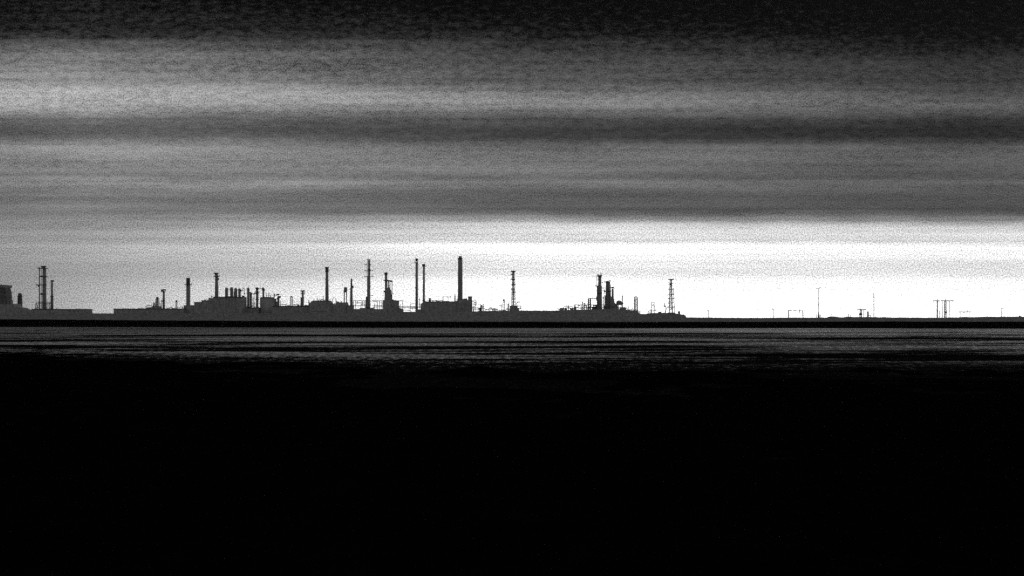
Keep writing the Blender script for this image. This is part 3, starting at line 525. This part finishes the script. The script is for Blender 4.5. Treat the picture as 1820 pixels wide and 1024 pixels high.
t.part('shaft', STEEL, L(1066, [(8.6, None), (7.6, 509), (5.8, 508), (5.8, 492)])); t.part('crown', DARK, L(1066, [(5.8, 492.6), (8, 490.4), (9.6, 490), (9.6, 489.2)])); t.part('spike', DARK, *[C(x, .9, y, 489.4, .6, n=6) for x, y in ((1061.6, 487), (1064, 486.4), (1066.6, 486), (1069.4, 485.6))])
t.part('riser_pipe', DARK, C(1060.8, .9, 489.6, 508)); t.part('riser_pipe', STEEL, C(1061.6, 2, 508, None)); t.part('platform', DARK, DECK(1057.8, 1063, 507.8, 5, 1)); t.part('platform', DARK, PL(1065.6, 9.8, 521.4)); t.part('bracket', DARK, PR([(1069, 508.6), (1071.4, 510.6), (1069, 511.2)], 2)); t.part('bracket', DARK, R(1070, 1072.4, 501, 501.8, 1), R(1070, 1071.2, 501.6, 503.4, 1)); t.part('side_box', STEEL, R(1059.6, 1061.4, 527, 534.5, 3)); t.part('ladder', DARK, LD(1069.8, 491))
t = Thing('transfer_pipe', 'crooked pipe run joining the two tallest right-hand columns', 'pipework', 1073.5, 2195)
t.part('pipe', DARK, T([(1070.6, 512.6), (1073, 512), (1074, 515.6), (1076.6, 517.8)], .8), T([(1071, 516.4), (1077, 517.6)], 1)); t.part('valve', DARK, S(1074.6, 518, 3), S(1072.4, 529.6, 1.8)); t.part('stanchion', STEEL, C(1073.6, .6, 517, None), C(1072, .4, 527, None)); t.part('beam', DARK, R(1069.6, 1077.6, 541.4, 542.2, 2)); t.part('pump', DARK, R(1073, 1075.4, 544.2, None, 2), S(1074, 544, 2.6))
t = Thing('broad_column', 'broad column with a flat offset gallery and slanting top rod, second tallest on the right', 'refinery column', 1081, 2215)
t.part('shaft', STEEL, L(1080.6, [(11, None), (9.2, 530), (8, 515), (7.8, 502)])); t.part('head', DARK, R(1077.6, 1084, 500.6, 503.4, 5), C(1078.6, 2.4, 499.2, 501)); t.part('platform', DARK, DECK(1074, 1084.4, 501, 7, 1)); t.part('rod', DARK, T([(1079, 500.4), (1085.8, 498.4)], .6)); t.part('side_pipe', STEEL, C(1075.6, 1.8, 525, None)); t.part('platform', DARK, PL(1081, 11, 517.6)); t.part('ladder', DARK, LD(1084.6, 502)); t.part('pipe', DARK, C(1085.3, 1, 507, None))
t = Thing('side_column', 'slim knob-headed column tied to the right of the broad column', 'refinery column', 1089, 2210)
t.part('shaft', STEEL, L(1089, [(5.4, None), (4.6, 535), (3.8, 525), (3.6, 513)])); t.part('head', DARK, C(1089, 5.4, 510.6, 512.4), S(1089, 510.8, 3)); t.part('tie_beam', DARK, R(1084, 1088, 511, 512, 1.4)); t.part('skirt', CLAD, PR([(1084, None), (1084, 521), (1086, 527), (1091.6, 532), (1092, 538), (1098, 543), (1100, None)], 7))
t = Thing('round_vessel', 'round-backed vessel on four legs beside a short stack, right of the slim knob-headed column', 'process vessel', 1101, 2140)
t.part('shell', STEEL, L(1100.4, [(9.4, 542.4), (10.4, 540), (10.2, 537), (7.6, 535), (3.4, 534.3)]))
for x in (1096.6, 1099.2, 1103.6, 1105.4): t.part('leg', STEEL, C(x, 1.1, 541.6, None))
t.part('stack', STEEL, C(1106.2, 2, 526, None, 1.7), L(1106.2, [(2.2, 527.4), (2.4, 526.4), (1.6, 525)])); t.part('valve', DARK, S(1106.6, 539, 3))
t = Thing('pump_house', 'low dark-topped box at the right foot of the round-backed vessel', 'building', 1107, 2060)
t.part('wall', CLAD, R(1101.6, 1112.6, 547.2, None, 8)); t.part('roof', ROOF, R(1101, 1113.4, 546.3, 547.18, 9)); t.part('vent', DARK, C(1109, 1, 545, 546.4))
lone('spoil_pipes', 'loose low pipe bends on the slope between the round-backed vessel and the boxy lattice', 'pipework', 1122, 2035, DARK, T([(1113, 548.6), (1117, 551), (1121.6, 550.4)], .8), T([(1122.6, None), (1122.6, 549), (1125, 548.4), (1125.4, 551)], .7), T([(1117, None), (1117, 544.6)], .3), T([(1125, 551), (1131, 550.8), (1135.6, 553.6), (1138, 557)], 1), T([(1137.6, None), (1137.6, 552.6)], .7))
t = Thing('lattice_tower', 'short boxy lattice tower with a looped top, right of the round-backed vessel', 'lattice tower', 1130.2, 2120)
t.part('frame', STEEL, LT(1130.2, 5.6, 5.2, 528.6, None, 7, .75, .35)); t.part('top_loop', DARK, ARC(1130.2, 529, 2.7, 2, 0, 180, .8)); t.part('platform', DARK, R(1127.4, 1133, 532.6, 533.8, 5)); t.part('riser', STEEL, C(1129.6, 1, 534, None)); t.part('step', DARK, R(1132, 1134.4, 536.6, 537.4, 1.5), R(1131, 1134, 542.6, 543.2, 1.5))
t = Thing('twin_riser', 'two close upright risers of equal height standing above a small manifold', 'pipework', 1160.5, 2110)
t.part('riser', STEEL, C(1158.4, 1.2, 537, None)); t.part('riser', STEEL, C(1162.6, 1.7, 537, None, 1.3)); t.part('cap', DARK, L(1158.6, [(1.4, 538), (1.6, 536.6), (.5, 535.6)]), L(1162.2, [(1.4, 537.6), (2.4, 536.8), (2.2, 536)])); t.part('platform', DARK, R(1155, 1166.4, 550.8, 551.7, 4), R(1158, 1163, 543, 543.8, 2)); t.part('bracket', DARK, R(1155.4, 1158, 541.6, 542.3, .8), R(1163, 1164.6, 545, 546, 1)); t.part('manifold', DARK, T([(1151.4, None), (1151.8, 554), (1154.4, 552.6), (1158, 552.8)], .9), R(1153, 1159, 554.4, 555.4, 3), T([(1165, 551), (1167, 554)], .5))
lone('low_skid', 'very low dark equipment skid between the twin risers and the forked mast', 'equipment skid', 1172.5, 2040, DARK, R(1169.6, 1175.4, 555, None, 4), R(1171, 1175, 554.2, 555.1, 3), S(1172, 554.6, 1.6))
t = Thing('forked_mast', 'small forked mast with cross pieces, close left of the right-hand flare tower', 'mast', 1182.5, 2100)
t.part('pole', STEEL, T([(1182.8, None), (1182, 545), (1181, 538.6)], .7), T([(1182.8, 556), (1184.2, 550), (1185.6, 547)], .6)); t.part('crosspiece', DARK, R(1179.4, 1183.6, 544.2, 545.6, 1), R(1179.8, 1180.6, 541.6, 545, .8), R(1182.6, 1183.4, 543, 546, .8))
t = Thing('flare_tower', 'tall ladder-like flare tower with a flat T-shaped top, last tower on the right', 'flare tower', 1192.6, 2140)
t.part('leg', STEEL, T([(1189.4, None), (1191, 505), (1191.2, 497)], 1.2), ); t.part('leg', STEEL, T([(1196, None), (1194, 505), (1193.8, 497)], 1)); t.part('leg', STEEL, T([(1189.4, None, 7), (1191.2, 497, 2)], .6)); t.part('leg', STEEL, T([(1196, None, 7), (1193.8, 497, 2)], .6))
t.part('top_platform', DARK, R(1187.2, 1198, 496, 497.3, 6), PR([(1189.6, 497.3), (1195.6, 497.3), (1194.2, 499), (1191, 499)], 3))
for a, b, y in ((1188.2, 1197.2, 514.4), (1188, 1197.8, 523), (1187.4, 1198.2, 530.6), (1187.4, 1198, 538), (1185.4, 1199.2, 545.6)): t.part('platform', DARK, DECK(a, b, y, 7, 1))
t.part('valve_box', DARK, R(1190, 1193, 503.4, 507.2, 3), T([(1189, 505), (1196, 504.2)], .7)); t.part('brace', DARK, *[T([(1190, y), (1195, y - 5)], .4) for y in (512, 521, 529, 537, 544, 552)]); t.part('riser', STEEL, C(1192.6, .7, 500, None)); t.part('stay', DARK, T([(1200, None), (1196.6, 512)], .4)); t.part('footing', CLAD, R(1187, 1198, 555.6, None, 8))
lone('valve_house', 'rounded dark valve hood on the slope right of the flare tower', 'valve hood', 1207, 2040, DARK, R(1205.6, 1208.6, 555, None, 4), S(1207.2, 554.6, 3), T([(1204.6, 556), (1206.4, 553), (1208, 553.6)], .9))
# ---- bare bank to the right
def lamp_post(label, x, top, head, D=2080):
    t = Thing('street_lamp', label, 'street lamp', x, D, 'lamp posts along the bare bank')
    t.part('pole', DARK, C(x, 1.35, top, None, 1.1, n=8)); t.part('arm', DARK, T([(x, top), (x + .78 * head, top - .7)], .9)); t.part('lamp_head', DARK, R(min(x + head, x + head * .45), max(x + head, x + head * .45), top - 1.5, top - .1, 1))
    return t
lamp_post('lone lamp post nearest the flare tower, arm pointing left', 1259.6, 552.2, -3.6)
lamp_post('lone lamp post beside the open road gantry, arm pointing left', 1375.4, 550.4, -3.8)
lamp_post('last lamp post near the right edge, arms on both sides', 1780.4, 548.2, -2.4).part('lamp_head', DARK, T([(1780.4, 548.2), (1782.6, 548.4)], .5), S(1783.2, 549, 1))
t = Thing('sign_gantry', 'wide open gantry of two posts and a broken top beam, left of the guyed mast', 'gantry', 1414.5, 2080)
t.part('post', DARK, R(1400.8, 1402.2, 552, None, 1)); t.part('post', DARK, R(1426.4, 1427.7, 552.4, None, 1)); t.part('beam', DARK, R(1400.8, 1424.8, 551.3, 551.8, .8), R(1401, 1407.4, 550.8, 552.2, 1), R(1410, 1416, 550.8, 552.1, 1), T([(1424.4, 551.4), (1427, 552.2)], .9)); t.part('hanging_signal', DARK, PR([(1420.4, 550.8), (1422.2, 550.8), (1421.8, 556.6), (1421, 556.6)], .9))
t = Thing('guyed_mast', 'tall thin guyed mast with a small two-cup crossarm, tallest thing on the bare bank', 'mast', 1455, 2080)
t.part('pole', DARK, L(1455, [(1.3, None), (1.1, 540), (1.0, 512)], n=8)); t.part('crossarm', DARK, R(1451.4, 1457.6, 511.9, 512.7, .6)); t.part('sensor', DARK, S(1451.5, 512.2, 1.8)); t.part('sensor', DARK, S(1457.5, 511.4, 1.9)); t.part('stay', DARK, T([(1453.2, None), (1455, 552)], .5), T([(1457, None), (1455, 552)], .5), T([(1451.5, None), (1451.7, 559)], .3), T([(1459.5, None), (1458.4, 559)], .4)); t.part('collar', DARK, C(1455, 1.9, 540, 543.4, n=8), C(1455, 1.5, 529, 531, n=8))
t = Thing('bent_lamp', 'short post with a hooded lamp over the low mound right of the guyed mast', 'lamp post', 1477, 2060)
t.part('pole', DARK, C(1478.8, .5, 558.4, None, n=6)); t.part('lamp_hood', DARK, PR([(1475, 558.6), (1476.4, 557.4), (1478, 557.4), (1479, 559), (1477.6, 558.5)], 1.2))
for x, y, lb in ((1508.3, 558.2, 'small knob-topped post, left of two beside the lattice pylon'), (1511.6, 559.6, 'tiny thin marker post, right of two beside the lattice pylon')):
    lone('marker_post', lb, 'post', x, 2060, DARK, C(x, .6, y, None, n=6), S(x, y, 1.5 if x < 1510 else .8))
def pylon(label, x, y, arm, wb, wt, D=2090, seg=6):
    t = Thing('electricity_pylon', label, 'pylon', x, D, 'pylons on the bare bank')
    t.part('tower', DARK, LT(x, wb, wt, y, None, seg, .42, .2)); t.part('crossarm', DARK, R(x - arm[0], x + arm[1], y - .3, y + 1.0, 1.2)); t.part('peak', DARK, T([(x, y), (x, y - 3.4)], .6))
    t.part('insulator', DARK, *[T([(x + q, y + .6), (x + q, y + 2)], .4) for q in (-arm[0] * .9, arm[1] * .9)])
    return t
t = pylon('stubby lattice pylon with a transformer box near its foot', 1530, 549.8, (6, 9), 3.4, 2.4, seg=5); t.part('transformer', DARK, R(1527.4, 1532.2, 556.8, 560.2, 3), R(1526.6, 1528, 558.6, 560.4, 2)); t.part('strut', DARK, T([(1535.4, None), (1535.4, 550)], .6))
t = Thing('relay_cabinet', 'small stepped cabinet between the stubby pylon and the dashed aerial mast', 'cabinet', 1543.5, 2085)
t.part('body', STEEL, PR([(1541.4, None), (1541.4, 556), (1542, 553.4), (1543, 553.4), (1543.8, 556), (1543.8, None)], 2.4)); t.part('rail', DARK, T([(1543.6, 560.4), (1547, 560.4), (1547, None)], .4))
t = Thing('aerial_mast', 'thin aerial mast with stacked small drums at its tip, right of the stubby pylon', 'mast', 1553.2, 2085)
t.part('pole', DARK, L(1553.3, [(1.3, None), (1.2, 540), (1.0, 521)], n=8)); t.part('drum', DARK, C(1553, 1.7, 526, 529.4, n=8), C(1552.6, 1, 522.6, 524, n=8), C(1552.4, .8, 520.6, 521.6, n=8)); t.part('collar', DARK, *[C(1553.3, 1.3, y, y + 2, n=8) for y in (534, 539.5, 545, 550)])
t = pylon('single-legged pylon, left of the overlapping tall pair', 1665.8, 534.3, (8, 4), 1.4, 1.0, seg=10); t.part('strut', DARK, T([(1669.8, None), (1669.8, 552)], .4)); t.part('drum', DARK, S(1665.4, 553.6, 1.6), R(1665, 1669.8, 534.2, 535.6, 1))
t = pylon('wide-legged pylon with a centre peak, right of the overlapping tall pair', 1680.2, 534.2, (8, 14.5), 3, 2.6, seg=8); t.part('strut', DARK, T([(1688.6, None), (1687.4, 534)], .5)); t.part('strut', DARK, T([(1674.4, None), (1675.6, 545), (1675.8, 535)], .35)); t.part('drum', DARK, ARC(1681.4, 555, 1.4, 1.8, 0, 360, .4, 8))
t = Thing('flat_canopy', 'thin flat canopy on slender posts, between the tall pylon pair and the last lamp post', 'canopy', 1715, 2080)
t.part('roof', DARK, R(1704.4, 1725.8, 553.9, 555.1, 4)); t.part('post', STEEL, R(1706.8, 1707.2, 554.6, None, .4)); t.part('post', STEEL, R(1723.4, 1723.8, 554.6, None, .4)); t.part('sign', DARK, R(1712.6, 1714, 554.8, 556.6, .6)); t.part('antenna', DARK, C(1719.4, .35, 551, 554.2, .25, n=6), S(1719.4, 555.4, 1))
lone('bank_hut', 'tiny dark hut on the bank at the far right edge', 'hut', 1812.5, 2055, DARK, PR([(1811.2, None), (1811.2, 561.6), (1812.4, 560.8), (1813.6, 561.6), (1813.6, None)], 3))

# ------------------------------------------------------------------ sky
SUN_AZ, SUN_EL = math.radians(62), math.radians(7)
W = bpy.data.worlds.new('World'); SC.world = W; W.use_nodes = True
t = W.node_tree; t.nodes.clear(); lk = t.links
out = N(t, 'ShaderNodeOutputWorld'); bg = N(t, 'ShaderNodeBackground'); bg.inputs['Strength'].default_value = .1
sky = N(t, 'ShaderNodeTexSky'); sky.sky_type = 'NISHITA'; sky.sun_disc = False; sky.sun_elevation = SUN_EL; sky.sun_rotation = SUN_AZ
bw = N(t, 'ShaderNodeRGBToBW'); lk.new(sky.outputs[0], bw.inputs[0])
tc = N(t, 'ShaderNodeTexCoord'); sp = N(t, 'ShaderNodeSeparateXYZ'); lk.new(tc.outputs['Generated'], sp.inputs[0])
dx, dy, dz = sp.outputs
ay = mth(t, 'MAXIMUM', mth(t, 'ABSOLUTE', dy), .03)
u = mth(t, 'MINIMUM', mth(t, 'MAXIMUM', mth(t, 'DIVIDE', dx, ay), -3), 3)
vv = mth(t, 'MINIMUM', mth(t, 'MAXIMUM', mth(t, 'DIVIDE', dz, ay), 0), .8)
uv = N(t, 'ShaderNodeCombineXYZ'); lk.new(u, uv.inputs[0]); lk.new(vv, uv.inputs[1]); UV = uv.outputs[0]
hi = N(t, 'ShaderNodeMapRange'); lk.new(vv, hi.inputs[0])
for i, x in enumerate((.05, .2, 0, 1)): hi.inputs[i + 1].default_value = x
HI = hi.outputs[0]
w1 = mth(t, 'SUBTRACT', nz(t, UV, (3, 12, 1), 1, 3, .5), .5)
w2 = mth(t, 'SUBTRACT', nz(t, UV, (16, 60, 1), 1, 4, .6, off=(3, 1, 0)), .5)
warp = mth(t, 'ADD', mth(t, 'MULTIPLY', w1, .007), mth(t, 'MULTIPLY', w2, mth(t, 'MULTIPLY_ADD', HI, .010, .004)))
tt = mth(t, 'DIVIDE', mth(t, 'ADD', vv, warp), .24, clamp=True)
SKY = [  # row, then grey at columns 20, 140, 500, 910, 1700
 (0, 16, 24, 12, 3, 0), (30, 26, 36, 26, 14, 2), (52, 34, 40, 34, 25, 8), (63, 46, 50, 43, 34, 12), (77, 74, 78, 66, 48, 21), (93, 101, 105, 87, 61, 33), (110, 110, 114, 98, 68, 45),
 (148, 140, 135, 112, 84, 59), (160, 164, 163, 138, 106, 65), (176, 164, 163, 152, 132, 82), (186, 162, 158, 140, 127, 92), (197, 144, 144, 124, 104, 82), (211, 98, 101, 92, 76, 57), (230, 78, 86, 74, 53, 38), (245, 84, 95, 82, 60, 42),
 (253, 108, 120, 106, 84, 58), (270, 126, 135, 124, 108, 91), (298, 124, 131, 124, 110, 85), (313, 104, 113, 112, 98, 80), (328, 130, 140, 134, 115, 94), (340, 106, 115, 108, 92, 82), (372, 106, 114, 104, 84, 74), (381, 112, 122, 118, 110, 92), (391, 128, 137, 146, 158, 130),
 (402, 136, 146, 168, 206, 196), (427, 142, 152, 180, 222, 214), (438, 152, 165, 205, 256, 250), (452, 152, 165, 208, 258, 254), (464, 138, 150, 188, 232, 222), (488, 132, 147, 184, 224, 214), (502, 138, 155, 206, 258, 246), (545, 142, 164, 222, 268, 275)]
def lin(c): c = c / 255; return c / 12.92 if c <= .04045 else ((c + .055) / 1.055) ** 2.4
cols = []
for k in range(5):
    rp = N(t, 'ShaderNodeValToRGB'); cr = rp.color_ramp; cr.interpolation = 'LINEAR'
    st = sorted(((HY - r[0]) / 600, lin(r[k + 1])) for r in SKY)
    cr.elements[0].position = st[0][0]; cr.elements[1].position = st[-1][0]
    for q, _ in st[1:-1]: cr.elements.new(q)
    for e, (q, c) in zip(cr.elements, st): e.color = (c, c, c, 1)
    lk.new(tt, rp.inputs[0]); b_ = N(t, 'ShaderNodeRGBToBW'); lk.new(rp.outputs[0], b_.inputs[0]); cols.append(b_.outputs[0])
us = [(x - HX) / F for x in (20, 140, 500, 910, 1700)]
acc = cols[0]
def rngw(src, a, b, c, d):
    n = N(t, 'ShaderNodeMapRange'); t.links.new(src, n.inputs[0])
    for i, x in enumerate((a, b, c, d)): n.inputs[i + 1].default_value = x
    return n.outputs[0]
for k in range(1, 5):
    m = N(t, 'ShaderNodeMapRange'); lk.new(u, m.inputs[0])
    for i, x in enumerate((us[k - 1], us[k], 0, 1)): m.inputs[i + 1].default_value = x
    acc = mth(t, 'ADD', mth(t, 'MULTIPLY', acc, mth(t, 'SUBTRACT', 1, m.outputs[0])), mth(t, 'MULTIPLY', cols[k], m.outputs[0]))
mot = mth(t, 'SUBTRACT', nz(t, UV, (140, 330, 1), 1, 4, .7, off=(1, 8, 0)), .5)
gr = mth(t, 'SUBTRACT', nz(t, UV, (1, 1, 1), 1200, 2, .6), .5)
stk = mth(t, 'SUBTRACT', nz(t, UV, (1.3, 200, 1), 1, 4, .65, off=(5, 2, 0)), .5)
stk2 = mth(t, 'SUBTRACT', nz(t, UV, (5, 70, 1), 1, 3, .6, off=(9, 4, 0)), .5)
low = rngw(tt, .10, .30, .14, 1.0)
tex = mth(t, 'ADD', mth(t, 'MULTIPLY', mot, mth(t, 'MULTIPLY_ADD', HI, 1.7, .3)), mth(t, 'MULTIPLY', gr, 3.4))
tex = mth(t, 'ADD', tex, mth(t, 'MULTIPLY', mth(t, 'ADD', stk, stk2), low))
gl = N(t, 'ShaderNodeMapRange'); lk.new(tt, gl.inputs[0])
for i, x in enumerate((.085, .20, 1.32, 1.10)): gl.inputs[i + 1].default_value = x
acc = mth(t, 'MULTIPLY', acc, gl.outputs[0])
cloud = mth(t, 'MULTIPLY', acc, mth(t, 'MAXIMUM', mth(t, 'ADD', tex, 1), .05))
rag = mth(t, 'MULTIPLY', mth(t, 'MULTIPLY', HI, HI), mth(t, 'ADD', mth(t, 'MULTIPLY', mot, .07), mth(t, 'MULTIPLY_ADD', gr, .04, -.005)))   # ragged underside of the dark deck overhead
cloud = mth(t, 'MAXIMUM', mth(t, 'ADD', cloud, rag), 0)
fb = N(t, 'ShaderNodeMapRange'); lk.new(dy, fb.inputs[0])              # the overcast away from the glow, behind the photographer
for i, x in enumerate((-.25, .02, 0, 1)): fb.inputs[i + 1].default_value = x
BACK = .34
cloud = mth(t, 'ADD', mth(t, 'MULTIPLY', cloud, fb.outputs[0]), mth(t, 'MULTIPLY', mth(t, 'SUBTRACT', 1, fb.outputs[0]), BACK))
tot = mth(t, 'ADD', mth(t, 'MULTIPLY', cloud, 9.9), mth(t, 'MULTIPLY', bw.outputs[0], .01))   # a closed cloud deck lets a hundredth of the clear sky through
lk.new(tot, bg.inputs['Color']); lk.new(bg.outputs[0], out.inputs[0])
W.cycles.sampling_method = 'MANUAL'; W.cycles.sample_map_resolution = 1024
sl = bpy.data.lights.new('sun', 'SUN'); sl.energy = .5; sl.angle = math.radians(14); sl.color = (1, .99, .97)
so = bpy.data.objects.new('sun', sl); COL.objects.link(so)
sd = Vector((math.sin(SUN_AZ) * math.cos(SUN_EL), math.cos(SUN_AZ) * math.cos(SUN_EL), math.sin(SUN_EL)))
so.rotation_euler = (-sd).to_track_quat('-Z', 'Y').to_euler()

# ------------------------------------------------------------------ camera and render
cam = bpy.data.cameras.new('camera'); co = bpy.data.objects.new('camera', cam); COL.objects.link(co)
cam.sensor_width = 36; cam.lens = 36 * F / 1820; cam.shift_y = (HY - 512) / 1820; cam.clip_start = .1; cam.clip_end = 60000
co.location = (0, 0, CZ); co.rotation_euler = (math.pi / 2, 0, 0)
SC.camera = co
SC.render.engine = 'CYCLES'
SC.view_settings.view_transform = 'Standard'; SC.view_settings.look = 'None'; SC.view_settings.exposure = 0; SC.view_settings.gamma = 1
SC.cycles.use_denoising = False
SC.cycles.sample_clamp_direct = 6; SC.cycles.sample_clamp_indirect = 2
SC.cycles.max_bounces = 4; SC.cycles.volume_bounces = 0; SC.cycles.diffuse_bounces = 2; SC.cycles.glossy_bounces = 2
